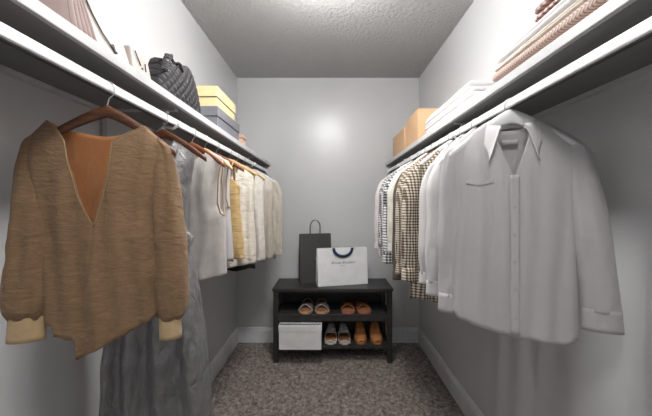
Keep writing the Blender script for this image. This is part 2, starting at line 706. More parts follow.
def garment(name, label, cat, side, y, yaw, mat, L, hwS=.18, neck=.07, zn=-.065, zs=-.13, V=.06, Vw=None, hwH=None, hd=.04,
            sleeve=None, cuff=None, cuffmat=None, collar=None, collarmat=None, buttons=0, fold=.008, seed=1.0, zbx=None, hemc=.01,
            ztF=None, ztB=None, zbF=None, waist=None, xoff=0, yoff=0, pleat=0, group=None, kf=9, hwf=None, pocket=None, trim=None, inner=None, buttonmat=None, placket=False, place=None, cx=None, backmat=None):
    xr = LX if side < 0 else RX
    r = empty(name, (xr + xoff, y + yoff, ROD_Z), math.radians(yaw))
    tag(r, label, cat, group)
    hwH = hwH or hwS

    def sh(x):
        a = abs(x)
        if a <= neck:
            return zn
        t = (a - neck) / (hwS - neck)
        return lerp(zn, zs, t) - .018 * max(0, (t - .75) / .25) ** 2

    def zf(x):
        a = abs(x)
        if a >= neck:
            return sh(x)
        return zn - V * (1 - (a / neck)) ** (.8 if V > .12 else .5)

    def zb(x):
        a = abs(x)
        if a >= neck:
            return sh(x)
        return zn - .028 * math.sqrt(1 - (a / neck) ** 2)

    def hw(z):
        if hwf:
            return interp(hwf, -z) if hwf[0][0] >= 0 else hwf(z)
        t = smooth((-z + zs) / .12)
        t2 = (zs - z) / max(.01, (zs - L))
        return lerp(hwS, hwS * .93, t) if t2 < .3 else lerp(hwS * .93, hwH, smooth((t2 - .3) / .7))

    bF = zbF or (lambda x: L - hemc * math.cos(x / hwS * PI))
    bm_ = MB()
    body_mesh(bm_, ztF or zf, ztB or zb, bF, (lambda x: (zbx or L) - .004), hw, hd, sh, seed, fold, pleat=pleat, kf=kf, place=place, cx=cx)
    if backmat:
        bm_.mi = [0 if sum(bm_.v[i].y for i in f) < 0 else 1 for f in bm_.f]
    body = bm_.build('body', mat, r, solid=.0016, mats=[backmat] if backmat else None)
    if sleeve:
        for s in (-1, 1):
            keys = sleeve(s) if callable(sleeve) else [
                (s * (hwS - .040), 0, zs + .014, .010, .004), (s * (hwS - .016), -.002, zs - .012, .026, .014),
                (s * (hwS + .004), -.004, zs - .10, .045, .03), (s * (hwS + .012), -.008, lerp(zs, sleeve, .5), .042, .028),
                (s * (hwS + .018), -.012, lerp(zs, sleeve, .8), .040, .026), (s * (hwS + .018), -.012, sleeve, .034, .02)]
            sl = sleeve_mesh(MB(), keys, seed + s * 3, fold=max(.006, fold * .8)).build('sleeve', mat, r, solid=.0016)
            if cuff:
                x, y_, z, a, b = keys[-1]
                mb = MB()
                mb.grid(lambda u, v: (x + (a + .001) * math.cos(2 * PI * u) * (1 + .04 * v) + s * .002 * v, y_ - (b + .001) * math.sin(2 * PI * u) * (1 + .04 * v), z + .006 - (cuff + .006) * v + .002 * math.sin(2 * PI * u)), 28, 5, closed=True)
                mb.build('cuff', cuffmat or mat, sl, solid=.003)
    if collar:
        collar_mesh(MB(), neck * .95, zn - .035, zn + .004, **collar).build('collar', collarmat or mat, r, solid=.0025)
    if placket:
        def yfront(x, z):
            best = None
            for v in body.data.vertices:
                if v.co.y < 0.01 and abs(v.co.x - x) < .02 and abs(v.co.z - z) < .02:
                    if best is None or v.co.y < best:
                        best = v.co.y
            return best if best is not None else -hd
        zt0 = zn - V
        m = MB()
        n = 30
        ys = [yfront(placket, lerp(zt0, L, i / n)) for i in range(n + 1)]
        ys = [sum(ys[max(0, i - 2):i + 3]) / len(ys[max(0, i - 2):i + 3]) for i in range(n + 1)]
        def pf(u, v):
            i = min(n, int(v * n + .5))
            return (placket + lerp(-.012, .012, u), ys[i] - .0025 - .001 * math.sin(u * PI), lerp(zt0 - .014, L + .004, v))
        m.grid(pf, 4, n)
        m.build('placket', mat, r, solid=.002)
        for k in range(buttons):
            v = (k + .35) / buttons
            i = min(n, int(v * n + .5))
            disc(MB(), (placket, ys[i] - .0045, lerp(zt0, L, v)), .0052).build('button', buttonmat or M['button'], r, smooth=False)
    elif buttons:
        for k in range(buttons):
            z = lerp(zn - V - .01, L + .05, k / max(1, buttons - 1))
            disc(MB(), (0.0, -hd - .008, z), .006).build('button', buttonmat or M['button'], r, smooth=False)
    if trim:
        def tf(u, v):
            th = PI * u
            x = neck * math.cos(th)
            return (x * (1 + .0 * v), -.006 - hd * (1 - math.exp(-max(0, zn - zf(x)) / .07)), zf(x) - .012 * v + .002)
        MB().grid(tf, 40, 2).build('neck_trim', trim, r, solid=.003)
    return r, body


M['button'] = plain('pearl_button', (0.62, 0.62, 0.60), 0.25, bs=0)
M['tan'] = cloth('tan_crinkle_cotton', (0.31, 0.195, 0.11), (0.23, 0.143, 0.08), wr=.55, trans=.08, tcol=(.6, .36, .17), streak=(9, 9, 34), wscale=(24, 24, 60), wd=.012)
M['tan_inside_lit'] = cloth('tan_cloth_lit_inside', (0.50, 0.29, 0.15), (0.40, 0.22, 0.11), wr=.4, trans=.4, tcol=(.9, .5, .24), streak=(30, 30, 6))  # inside colour lightened to paint in lamp light coming through the cloth
M['cream_cuff'] = cloth('cream_rib_cuff', (0.60, 0.44, 0.25), (0.50, 0.36, 0.2), wr=.2)
M['white_linen'] = cloth('white_linen', (0.68, 0.66, 0.66), (0.66, 0.64, 0.645), wr=.35, wscale=(34, 34, 7), wd=.006, trans=.3)
M['white_cotton'] = cloth('white_cotton', (0.78, 0.76, 0.76), (0.76, 0.74, 0.74), wr=.3, wscale=(30, 30, 7), wd=.006, trans=.25)
M['satin'] = cloth('silver_satin', (0.31, 0.305, 0.31), (0.25, 0.245, 0.25), wr=.9, rough=.34, sheen=0, spec=.7, wscale=(30, 30, 12), wd=.018)
M['satin'].node_tree.nodes['Principled BSDF'].inputs['Metallic'].default_value = .45
M['greige'] = cloth('greige_linen', (0.52, 0.49, 0.47), (0.45, 0.42, 0.40), wr=.3)
M['mustard'] = cloth('mustard_linen', (0.60, 0.42, 0.20), (0.48, 0.33, 0.15), wr=.9, wscale=(10, 10, 55))
M['cream_rib'] = cloth('cream_crinkle', (0.74, 0.69, 0.60), (0.64, 0.59, 0.51), wr=.9, wscale=(12, 12, 40))
M['beige_satin'] = cloth('beige_satin', (0.50, 0.46, 0.39), (0.44, 0.40, 0.34), wr=.4, rough=.45, spec=.45)
M['black_cloth'] = cloth('black_cloth', (0.02, 0.02, 0.02), (0.012, 0.012, 0.012))
M['brown_cloth'] = cloth('brown_cloth', (0.10, 0.075, 0.055), (0.06, 0.045, 0.033))
M['check_beige'] = check('brown_and_cream_check', (0.72, 0.66, 0.58), (0.28, 0.23, 0.17), (0.07, 0.055, 0.04), .0125)
M['check_brown'] = check('fine_houndstooth', (0.66, 0.60, 0.52), (0.26, 0.21, 0.16), (0.09, 0.07, 0.05), .0105)
M['gingham'] = check('black_gingham', (0.78, 0.77, 0.77), (0.24, 0.24, 0.25), (0.03, 0.03, 0.035), .017)
M['gingham_fine'] = check('grey_gingham', (0.74, 0.72, 0.72), (0.30, 0.29, 0.30), (0.08, 0.08, 0.09), .012)
M['pink_white'] = cloth('pale_pink_cotton', (0.72, 0.66, 0.66), (0.64, 0.58, 0.58), wr=.3)
M['cream_knit'] = cloth('cream_knit', (0.74, 0.70, 0.63), (0.62, 0.58, 0.52), wr=.5, wscale=(60, 60, 12))

HL, HR = 'hangers on the left rod', 'hangers on the right rod'

# --- left rod ------------------------------------------------------------
# tan blouse nearest the camera
hanger(-1, .785, .165, -.052, .105, M['brown_wood'], 15, 'dark brown wooden hanger holding the tan V-neck blouse', HL)


def tan_top(x):
    return interp([(-.17, -.168), (-.16, -.155), (-.112, -.098), (-.085, -.122), (-.064, -.150), (-.053, -.205), (-.034, -.272), (.006, -.362), (.027, -.272), (.036, -.23), (.029, -.162), (.040, -.146), (.075, -.118), (.105, -.098), (.16, -.150), (.17, -.168)], x)


def tan_back(x):
    return interp([(-.17, -.168), (-.16, -.155), (-.112, -.098), (-.08, -.118), (0, -.128), (.08, -.118), (.105, -.098), (.16, -.150), (.17, -.168)], x)


def tan_hem(x):
    return interp([(-.17, -.585), (-.128, -.594), (-.117, -.598), (-.115, -.624), (-.062, -.632), (-.058, -.640), (-.056, -.682), (.02, -.650), (.10, -.618), (.17, -.585)], x)


def tan_step(x, z, front):
    if not front or z > -.33:
        return 0
    xe = lerp(.008, -.0565, (-.35 - z) / .32)
    return .007 * smooth((x - xe) / .004 + .5) * smooth((-.33 - z) / .06)


def tan_sleeve(s):
    if s < 0:
        return [(-.125, 0, -.134, .010, .004), (-.143, -.003, -.162, .020, .012), (-.142, -.008, -.26, .033, .022), (-.140, -.012, -.40, .042, .028), (-.142, -.016, -.50, .047, .032), (-.142, -.018, -.555, .044, .030), (-.142, -.018, -.582, .034, .020)]
    return [(.125, 0, -.132, .010, .004), (.146, -.003, -.160, .022, .014), (.156, -.008, -.26, .035, .026), (.168, -.012, -.40, .040, .036), (.171, -.014, -.52, .042, .038), (.170, -.016, -.59, .036, .032), (.168, -.016, -.612, .024, .020)]


r, tanbody = garment('blouse', 'tan crinkled V-neck blouse with cream cuffs, first on the left rod', 'blouse', -1, .785, 15, M['tan'], -.62,
                     hwS=.165, neck=.11, zn=-.098, zs=-.155, hwf=[(0, .165), (.2, .156), (.3, .138), (.6, .134), (.7, .138)], hd=.045, fold=.010, seed=2.3,
                     ztF=tan_top, ztB=tan_back, zbF=tan_hem, zbx=-.60, sleeve=tan_sleeve, cuff=.052, cuffmat=M['cream_cuff'], xoff=-.012, yoff=-.01, place=tan_step, backmat=M['tan_inside_lit'], cx=lambda z: .018 * smooth((-z - .30) / .2))
# neck edging and overlapping front edge
def vline(pts, off):
    out = []
    for x, z in pts:
        best = None
        bd = 1e9
        for v in tanbody.data.vertices:
            if v.co.y < .003:
                d_ = (v.co.x - x) ** 2 + (v.co.z - z) ** 2
                if d_ < bd:
                    bd = d_
                    best = v.co.y
        out.append((x, best + off, z))
    return out
def xs(a, b, n):
    return [lerp(a, b, i / n) for i in range(n + 1)]
mb = MB()
mb.tube(vline([(x, tan_top(x)) for x in xs(-.110, .006, 34)], -.001), .0018, 6)
mb.tube(vline([(x, tan_top(x)) for x in xs(.006, .104, 44)], -.001), .0018, 6)
M['tan_edge'] = cloth('tan_piping', (0.36, 0.24, 0.13), wr=.1)
mb.build('neck_piping', M['tan_edge'], r)

# satin dress
hanger(-1, 1.05, .15, -.048, .09, M['brown_wood'], 4, 'brown wooden hanger holding the silver satin dress', HL)


def satin_hw(z):
    pass


r, b_ = garment('satin_dress', 'long silver-grey satin dress with gathered waist hanging behind the tan blouse', 'dress', -1, 1.05, 6, M['satin'], -1.12,
                hwS=.125, neck=.055, zn=-.075, zs=-.11, V=.07, hwf=[(0, .125), (.14, .122), (.26, .105), (.40, .095), (.44, .098), (.6, .140), (.85, .172), (1.2, .19)],
                hd=.06, fold=.016, seed=5.1, pleat=.012, xoff=-.018)
sash = MB()
sash.grid(lambda u, v: (.103 * math.cos(2 * PI * u) + .001 * math.sin(9 * u * 6.28), -.078 * math.sin(2 * PI * u), -.405 - .03 * v + .005 * math.sin(2 * PI * u * 3 + v)), 60, 4, closed=True)
sash.build('sash', M['satin'], r, solid=.004)
kn = MB()
kn.tube([(.085, -.055, -.40), (.108, -.05, -.41), (.118, -.04, -.425), (.112, -.045, -.45), (.1, -.055, -.52), (.108, -.06, -.60)], [.006, .014, .018, .009, .012, .016], 10, flat=.6)
kn.build('bow', M['satin'], r)

# greige sleeveless top
hanger(-1, 1.27, .14, -.048, .085, M['red_wood'], 2, 'reddish wooden hanger holding the greige sleeveless top', HL)
r, b_ = garment('sleeveless_top', 'greige sleeveless linen top hanging right behind the silver dress', 'top', -1, 1.27, 4, M['greige'], -.615,
                hwS=.125, neck=.05, zn=-.078, zs=-.11, V=.05, hwf=[(0, .122), (.14, .118), (.20, .104), (.32, .104), (.37, .128), (.7, .136)],
                hd=.04, fold=.007, seed=8.2, xoff=.01)
MB().tube([(.118, -.012, -.115), (.108, -.03, -.2), (.106, -.036, -.30), (.116, -.03, -.345), (.126, -.005, -.355), (.118, .02, -.33), (.105, .03, -.2), (.117, .01, -.12)], .003, 6).build('armhole_binding', M['tan_edge'], r)
# pale grey shell top
hanger(-1, 1.40, .135, -.048, .085, M['light_wood'], -2, 'pale wooden hanger holding the light grey tank top', HL)
r, b_ = garment('tank_top', 'light grey tank top between the greige top and the mustard camisole', 'top', -1, 1.40, 3, M['pale_grey'] if 'pale_grey' in M else M['white_linen'], -.575,
                hwS=.112, neck=.055, zn=-.082, zs=-.11, V=.06, hwH=.122, hd=.032, fold=.006, seed=3.7, xoff=.008)
MB().tube([(.105, -.01, -.118), (.100, -.028, -.2), (.099, -.032, -.28), (.106, -.02, -.32), (.112, .0, -.32)], .0026, 6).build('armhole_binding', M['tan_edge'], r)
# mustard camisole with straps
hanger(-1, 1.54, .145, -.048, .075, M['red_wood'], 3, 'reddish wooden hanger holding the mustard camisole', HL)
r = empty('camisole', (LX, 1.54, ROD_Z), math.radians(3))
tag(r, 'mustard yellow crinkled camisole with thin straps on the left rod', 'camisole')
cz = lambda x: interp([(-.13, -.22), (-.075, -.165), (0, -.215), (.075, -.165), (.13, -.22)], x)
body_mesh(MB(), cz, lambda x: -.215, lambda x: -.585, lambda x: -.585, lambda z: interp([(.1, .122), (.3, .122), (.6, .148)], -z), .035, lambda x: -.15, 4.4, .007).build('body', M['mustard'], r, solid=.0016)
for s in (-1, 1):
    MB().tube([(s * .075, -.03, -.17), (s * .082, -.022, -.12), (s * .09, -.012, -.092), (s * .09, 0, -.083), (s * .09, .012, -.095), (s * .085, .03, -.21)], .0035, 6, flat=2).build('strap', M['mustard'], r)
# cream blouse
hanger(-1, 1.74, .16, -.046, .08, M['light_wood'], 1, 'pale wooden hanger holding the cream crinkled blouse', HL)
r, b_ = garment('blouse', 'cream crinkled short blouse hanging beside the mustard camisole', 'blouse', -1, 1.74, 2, M['cream_rib'], -.655,
                hwS=.15, neck=.06, zn=-.085, zs=-.115, V=.09, hwH=.155, hd=.05, fold=.014, seed=6.6)
# black camisole whose hem shows under the cream blouse
hanger(-1, 1.88, .105, -.048, .085, M['brown_wood'], 0, 'brown wooden hanger holding the black top', HL)
r, b_ = garment('black_top', 'black top whose hem shows below the cream crinkled blouse', 'top', -1, 1.88, 1, M['black_cloth'], -.71,
                hwS=.105, neck=.055, zn=-.09, zs=-.12, V=.09, hwH=.118, hd=.03, fold=.006, seed=1.6)
# white blouse
hanger(-1, 2.02, .15, -.046, .08, M['light_wood'], 0, 'pale wooden hanger holding the ivory blouse', HL)
r, b_ = garment('blouse', 'ivory blouse hanging between the cream and the beige satin blouses', 'blouse', -1, 2.02, 1, M['cream_knit'], -.69,
                hwS=.145, neck=.06, zn=-.085, zs=-.115, V=.06, hwH=.15, hd=.045, fold=.013, seed=9.3)
# beige satin blouse with sleeves, last
hanger(-1, 2.32, .165, -.046, .08, M['white_hanger'], 0, 'white hanger holding the beige satin blouse nearest the back wall', HL)
r, b_ = garment('blouse', 'beige satin long-sleeved blouse, last on the left rod by the back wall', 'blouse', -1, 2.32, 1, M['beige_satin'], -.73,
                hwS=.165, neck=.06, zn=-.075, zs=-.12, V=.09, hwH=.165, hd=.06, fold=.016, seed=7.7, sleeve=-.66, cuff=.04,
                collar=dict(tip=(.045, -.07)), placket=.0, buttons=0)

# --- right rod -----------------------------------------------------------
hanger(1, .915, .175, -.026, .115, M['white_hanger'], -22, 'white hanger holding the nearest white linen shirt', HR)


def shirt_top(x):
    return interp([(-.19, -.150), (-.18, -.132), (-.068, -.052), (-.05, -.085), (0.004, -.235), (.05, -.085), (.068, -.052), (.18, -.132), (.19, -.150)], x)


def shirt_hem(x):
    return interp([(-.19, -.64), (-.15, -.668), (-.05, -.690), (.05, -.700), (.13, -.705), (.19, -.675)], x)


def shirt_sleeve(s):
    if s > 0:
        return [(.140, 0, -.116, .010, .004), (.162, -.002, -.142, .024, .012), (.172, -.006, -.20, .034, .018), (.190, -.010, -.36, .043, .022), (.206, -.012, -.50, .043, .022), (.214, -.012, -.60, .042, .02)]
    return [(-.140, 0, -.116, .010, .004), (-.160, -.002, -.142, .024, .012), (-.166, .0, -.22, .034, .018), (-.170, .004, -.40, .038, .02), (-.170, .006, -.52, .038, .02), (-.168, .006, -.605, .036, .018)]


r, shirt = garment('dress_shirt', 'white linen button-up shirt with chest pocket, nearest on the right rod', 'shirt', 1, .915, -22, M['white_linen'], -.69,
                   hwS=.182, neck=.068, zn=-.052, zs=-.132, V=.155, hd=.036, fold=.0055, seed=11.4, hwf=[(0, .182), (.18, .172), (.3, .158), (.72, .168)],
                   ztF=shirt_top, zbF=shirt_hem, zbx=-.655, sleeve=shirt_sleeve, cuff=.055, collar=dict(tip=(.064, -.112), rise=.016, leaf=.035, gap=.030), collarmat=M['white_cotton'],
                   placket=.004, buttons=6)
def on_cloth(body, x, z, rad=.012):
    b = [v.co.y for v in body.data.vertices if v.co.y < 0 and abs(v.co.x - x) < rad and abs(v.co.z - z) < rad]
    return sum(b) / len(b) if b else -.04


MB().grid(lambda u, v: (-.125 + .075 * u, on_cloth(shirt, -.125 + .075 * u, -.24) + .0015 - .003 * v, -.222 - .022 * v - .010 * (1 - abs(2 * u - 1)) * v), 10, 4).build('pocket_flap', M['white_linen'], r, solid=.0015)
MB().grid(lambda u, v: (-.022 + .044 * u, .012 + .002 * math.sin(u * PI), -.108 - .016 * v), 4, 2).build('neck_label', plain('label_grey', (.45, .44, .44), .7), r, solid=.001)

hanger(1, 1.13, .138, -.026, .115, M['white_hanger'], -6, 'white hanger holding the second white shirt from the front', HR)
garment('dress_shirt', 'white cotton long-sleeved shirt hanging just behind the nearest shirt', 'shirt', 1, 1.13, -6, M['white_cotton'], -.66,
        hwS=.130, neck=.066, zn=-.056, zs=-.132, V=.10, hd=.035, fold=.008, seed=12.1, sleeve=-.60, cuff=.05, collar=dict(tip=(.05, -.08), rise=.016))
hanger(1, 1.235, .125, -.026, .115, M['white_hanger'], -3, 'white hanger holding the plain white blouse, third from the front', HR)
garment('blouse', 'plain white blouse squeezed between the white shirt and checked coat', 'blouse', 1, 1.235, -2, M['white_cotton'], -.60,
        hwS=.128, neck=.066, zn=-.060, zs=-.135, V=.06, hd=.028, fold=.007, seed=13.1, sleeve=-.59, cuff=.04)
hanger(1, 1.35, .17, -.026, .115, M['white_hanger'], -2, 'white hanger holding the long brown and cream checked coat', HR)
garment('checked_coat', 'long brown and cream checked coat behind the white shirts', 'coat', 1, 1.35, -2, M['check_beige'], -.735,
        hwS=.172, neck=.066, zn=-.058, zs=-.13, V=.2, hd=.036, fold=.007, seed=14.1, sleeve=-.60, cuff=.05, collar=dict(tip=(.055, -.11), rise=.012), hwH=.19)
hanger(1, 1.47, .17, -.026, .115, M['brown_wood'], 0, 'dark wooden hanger holding the fine houndstooth jacket', HR)
garment('checked_jacket', 'fine brown houndstooth jacket hanging left of the longer checked coat', 'jacket', 1, 1.47, 0, M['check_brown'], -.63,
        hwS=.175, neck=.066, zn=-.062, zs=-.132, V=.2, hd=.034, fold=.006, seed=15.1, sleeve=-.60, cuff=.045, collar=dict(tip=(.05, -.11), rise=.012))
hanger(1, 1.58, .165, -.026, .115, M['brown_wood'], 0, 'dark wooden hanger holding the dark brown cardigan', HR)
garment('cardigan', 'dark brown cardigan between the houndstooth jacket and cream jacket', 'cardigan', 1, 1.58, 0, M['brown_cloth'], -.70,
        hwS=.165, neck=.066, zn=-.066, zs=-.136, V=.15, hd=.028, fold=.006, seed=16.1, sleeve=-.66, cuff=.04)
hanger(1, 1.69, .165, -.026, .115, M['white_hanger'], 0, 'white hanger holding the cream knit jacket', HR)
garment('knit_jacket', 'cream knit jacket with wide cuffs, hung between brown cardigan and gingham', 'jacket', 1, 1.69, 0, M['cream_knit'], -.55,
        hwS=.172, neck=.066, zn=-.06, zs=-.13, V=.08, hd=.040, fold=.007, seed=17.1, sleeve=-.53, cuff=.045, cuffmat=M['white_cotton'], collar=dict(tip=(.05, -.07), rise=.01))
hanger(1, 1.83, .165, -.026, .115, M['red_wood'], 0, 'reddish wooden hanger holding the bold black and white gingham shirt', HR)
garment('gingham_shirt', 'bold black and white gingham shirt left of the cream knit jacket', 'shirt', 1, 1.83, 0, M['gingham'], -.665,
        hwS=.172, neck=.066, zn=-.06, zs=-.13, V=.12, hd=.035, fold=.007, seed=18.1, sleeve=-.62, cuff=.045, collar=dict(tip=(.05, -.08), rise=.014), placket=.0, buttons=4)
hanger(1, 1.99, .165, -.026, .115, M['white_hanger'], 0, 'white hanger holding the small grey gingham shirt', HR)
garment('gingham_shirt', 'small grey gingham shirt hanging next to the pale pink shirt', 'shirt', 1, 1.99, 0, M['gingham_fine'], -.62,
        hwS=.172, neck=.066, zn=-.06, zs=-.13, V=.12, hd=.035, fold=.007, seed=19.1, sleeve=-.60, cuff=.045, collar=dict(tip=(.05, -.08), rise=.014))
hanger(1, 2.15, .165, -.026, .115, M['white_hanger'], 0, 'white hanger holding the pale pink shirt nearest the back wall', HR)
garment('dress_shirt', 'pale pinkish white shirt, last on the right rod by the back wall', 'shirt', 1, 2.15, 0, M['pink_white'], -.60,
        hwS=.172, neck=.066, zn=-.06, zs=-.13, V=.12, hd=.04, fold=.008, seed=20.1, sleeve=-.58, cuff=.045, collar=dict(tip=(.05, -.08), rise=.014))

# ------------------------------------------------------------------ shoe rack
RX0, RX1, RY0, RY1, RT = -.455, .515, 2.395, 2.735, .598
rk = empty('shoe_rack', ((RX0 + RX1) / 2, (RY0 + RY1) / 2, 0))
tag(rk, 'black wooden shoe bench with two shelves against the back wall', 'shoe rack')


def rp(mb, name, mat=None, **kw):
    off = Vector(rk.location)
    mb.v = [v - off for v in mb.v]
    kw.setdefault('smooth', False)
    return mb.build(name, mat or M['rack'], rk, **kw)


rp(MB().box(RX0, RX1, RY0, RY1, RT - .022, RT), 'top_board', bevel=.003)
for x in (RX0 + .008, RX1 - .008 - .04):
    for y in (RY0 + .006, RY1 - .046):
        rp(MB().box(x, x + .04, y, y + .04, 0.0, RT - .022), 'leg', bevel=.002)
rp(MB().box(RX0 + .048, RX1 - .048, RY0 + .010, RY1 - .01, .372, .389), 'shelf_board', bevel=.0015)
rp(MB().box(RX0 + .048, RX1 - .048, RY0 + .010, RY0 + .026, .335, .372), 'shelf_rail')
rp(MB().box(RX0 + .048, RX1 - .048, RY0 + .010, RY1 - .01, .112, .134), 'shelf_board', bevel=.0015)
rp(MB().box(RX0 + .048, RX1 - .048, RY1 - .014, RY1 - .008, .134, RT - .022), 'back_panel')
rp(MB().box(RX0 + .048, RX1 - .048, RY0 + .012, RY0 + .028, RT - .034, RT - .022), 'top_rail')
for x in (RX0 + .016, RX1 - .032):
    for z in (.36, .105, RT - .05):
        rp(MB().box(x, x + .016, RY0 + .046, RY1 - .046, z, z + .028), 'side_rail')

# white shoe box
bx = empty('shoe_box', (-.226, 2.345, .134))
tag(bx, 'white cardboard shoe box on the lower shelf of the black bench', 'box')
M['box_white'] = plain('white_card', (.80, .79, .79), .55, bs=.02)
M['ink'] = plain('black_ink', (.012, .012, .014), .6, bs=0)
MB().box(-.166, .166, 0, .27, 0, .145).build('box_body', M['box_white'], bx, smooth=False, bevel=.002)
MB().box(-.169, .169, -.003, .273, .143, .187).build('lid', M['box_white'], bx, smooth=False, bevel=.002)
zg = MB()
n = 26
for i in range(n):
    x0, x1 = lerp(-.16, .16, i / n), lerp(-.16, .16, (i + 1) / n)
    ya, yb_ = (.012, .034) if i % 2 == 0 else (.034, .012)
    zg.hexa([(x0, ya, .187), (x1, yb_, .187), (x1, yb_ + .016, .187), (x0, ya + .016, .187)], [(x0, ya, .189), (x1, yb_, .189), (x1, yb_ + .016, .189), (x0, ya + .016, .189)])
zg.build('zigzag_band', M['ink'], bx, smooth=False)

# ------------------------------------------------------------------ shoes
M['tan_leather'] = plain('tan_leather', (.42, .17, .06), .4, var=.12)
M['footbed'] = plain('footbed_leather', (.34, .15, .07), .55, var=.1)
M['sole_tan'] = plain('cork_sole', (.52, .32, .19), .6, var=.15)
M['sole_red'] = plain('rust_sole', (.38, .13, .08), .5, var=.1)
M['silver_leather'] = plain('pewter_leather', (.40, .39, .39), .4, var=.15, bs=.3)
M['sole_white'] = plain('ivory_sole', (.72, .68, .64), .5)
M['olive_leather'] = plain('rust_brown_leather', (.25, .085, .035), .4, var=.1)
M['dark_sole'] = plain('dark_sole', (.10, .055, .03), .5)


def foot_w(t):  # t 0 toe .. 1 heel
    return interp([(0, .3), (.03, .55), (.1, .82), (.25, 1.0), (.4, .96), (.6, .74), (.8, .68), (.93, .6), (.98, .38), (1, .2)], t)


def sole(mb, L_, W, z0, z1, grow=0.0):
    def f(u, v):
        t = v
        hwd = W / 2 * foot_w(t) + grow
        return hwd
    n = 24
    ring = []
    for i in range(n + 1):
        t = i / n
        ring.append((-foot_w(t) * W / 2 - grow, lerp(-grow, L_ + grow, t)))
    for i in range(n, -1, -1):
        t = i / n
        ring.append((foot_w(t) * W / 2 + grow, lerp(-grow, L_ + grow, t)))
    k = len(ring)
    vs = [(x, y, z0) for x, y in ring] + [(x, y, z1) for x, y in ring]
    fs = [(i, (i + 1) % k, k + (i + 1) % k, k + i) for i in range(k)] + [tuple(range(k)), tuple(reversed(range(k, 2 * k)))]
    mb.add(vs, fs)
    return mb


def strap(mb, x0, y0, x1, y1, z0, h, w_, th=.003):
    def f(u, v):
        a = PI * u
        x = lerp(x0, x1, u)
        y = lerp(y0, y1, u) + (v - .5) * w_
        return (x + 0, y, z0 + h * math.sin(a) ** .7)
    mb.grid(f, 20, 3)
    return mb


def cross_sandal(x, z, yaw, strapmat, solemat, label, group):
    r = empty('sandal', (x, 2.402, z), math.radians(yaw))
    tag(r, label, 'sandal', group)
    L_, W = .245, .120
    sole(MB(), L_, W, 0, .022).build('sole', solemat, r, smooth=False, bevel=.004)
    sole(MB(), L_, W, .022, .026, -.004).build('footbed', M['footbed'], r, smooth=False)
    w2 = W / 2
    for s in (-1, 1):
        strap(MB(), -w2 * s, .045, w2 * s, .125, .014, .042 + .004 * s, .026).build('strap', strapmat, r, solid=.004)
    strap(MB(), -w2 * .8, .205, w2 * .8, .205, .02, .045, .016).build('ankle_strap', strapmat, r, solid=.003)
    return r


G = 'sandals on the middle shelf of the bench'
SC = .00798
def sx(px, d=2.42):
    return (px - 329) * d / 300
cross_sandal(sx(305), .3895, -3, M['silver_leather'], M['sole_tan'], 'left grey cross-strap sandal of the pair on the middle shelf', G)
cross_sandal(sx(322.3), .3895, 3, M['silver_leather'], M['sole_tan'], 'right grey cross-strap sandal, beside its mate on the middle shelf', G)
cross_sandal(sx(348), .3895, -3, M['olive_leather'], M['sole_red'], 'left reddish brown cross-strap sandal on the middle shelf', G)
cross_sandal(sx(365), .3895, 3, M['olive_leather'], M['sole_red'], 'right reddish brown cross-strap sandal at the right of the middle shelf', G)


def ankle_shoe(x, yaw, upper, solemat, open_toe, label, group):
    r = empty('shoe', (x, 2.425, .1345), math.radians(yaw))
    tag(r, label, 'shoe', group)
    L_, W = .262, .102
    sole(MB(), L_, W, 0, .018).build('sole', solemat, r, smooth=False, bevel=.004)
    sole(MB(), L_, W, .018, .021, -.005).build('footbed', M['footbed'], r, smooth=False)
    t0 = .30 if open_toe else 0.02
    def up(u, v):
        t = lerp(t0, 1.0, v)
        hwd = foot_w(t) * W / 2 * (1.0 if open_toe else .98)
        h = interp([(0, .028), (.08, .044), (.25, .058), (.42, .085), (.55, .125), (.7, .145), (1, .150)], t)
        if open_toe:
            h = interp([(0, .05), (.16, .050), (.3, .070), (.45, .082), (.6, .112), (1, .125)], t)
        a = PI * u
        top = max(0, math.sin(a)) ** .55
        open_ = smooth((t - .62) / .12)
        c = math.cos(a)
        xx = hwd * math.copysign(abs(c) ** .7, c)
        if t > .62:
            xx *= lerp(1, .94, top)
            if abs(c) < .42:
                top *= lerp(1, .80, open_)
        return (xx, L_ * (t - .02 * 0) - 0, .012 + (h - .012) * top)
    MB().grid(up, 28, 26).build('upper', upper, r, solid=.003)
    if open_toe:
        strap(MB(), -W * .45, .014, W * .45, .014, .010, .020, .022).build('toe_band', solemat, r, solid=.003)
        bw = MB()
        bw.tube([(-.022, .085, .066), (0, .078, .074), (.022, .085, .066)], [.005, .008, .005], 8)
        bw.build('lace_knot', upper, r)
    else:
        lc = MB()
        for k in range(4):
            yy, zz = .085 + .017 * k, .066 + .0165 * k
            lc.tube([(-.018, yy + .004, zz - .004), (0, yy, zz + .003), (.018, yy + .004, zz - .004)], .002, 6)
        lc.build('laces', M['dark_sole'], r)
    return r


G2 = 'shoes on the lower shelf of the bench'
ankle_shoe(sx(330.5, 2.45), -2, M['silver_leather'], M['sole_white'], True, 'left pewter open-toe shoe, next to the white shoe box', G2)
ankle_shoe(sx(344.8, 2.45), 2, M['silver_leather'], M['sole_white'], True, 'right pewter open-toe shoe on the lower shelf', G2)
ankle_shoe(sx(361, 2.45), -1, M['tan_leather'], M['tan_leather'], False, 'left tan leather ankle boot on the lower shelf', G2)
ankle_shoe(sx(377.3, 2.45), 2, M['tan_leather'], M['tan_leather'], False, 'right tan leather ankle boot at the end of the lower shelf', G2)

# ------------------------------------------------------------------ shopping bags
M['grey_paper'] = plain('charcoal_paper', (.052, .050, .050), .6, bs=.03)
M['white_paper'] = plain('white_paper', (.86, .86, .87), .5, bs=.02)
M['twine'] = plain('grey_cord', (.10, .10, .10), .7)
M['ribbon'] = plain('navy_ribbon', (.012, .035, .09), .35)
M['logo_ink'] = plain('navy_ink', (.10, .10, .16), .6, bs=0)


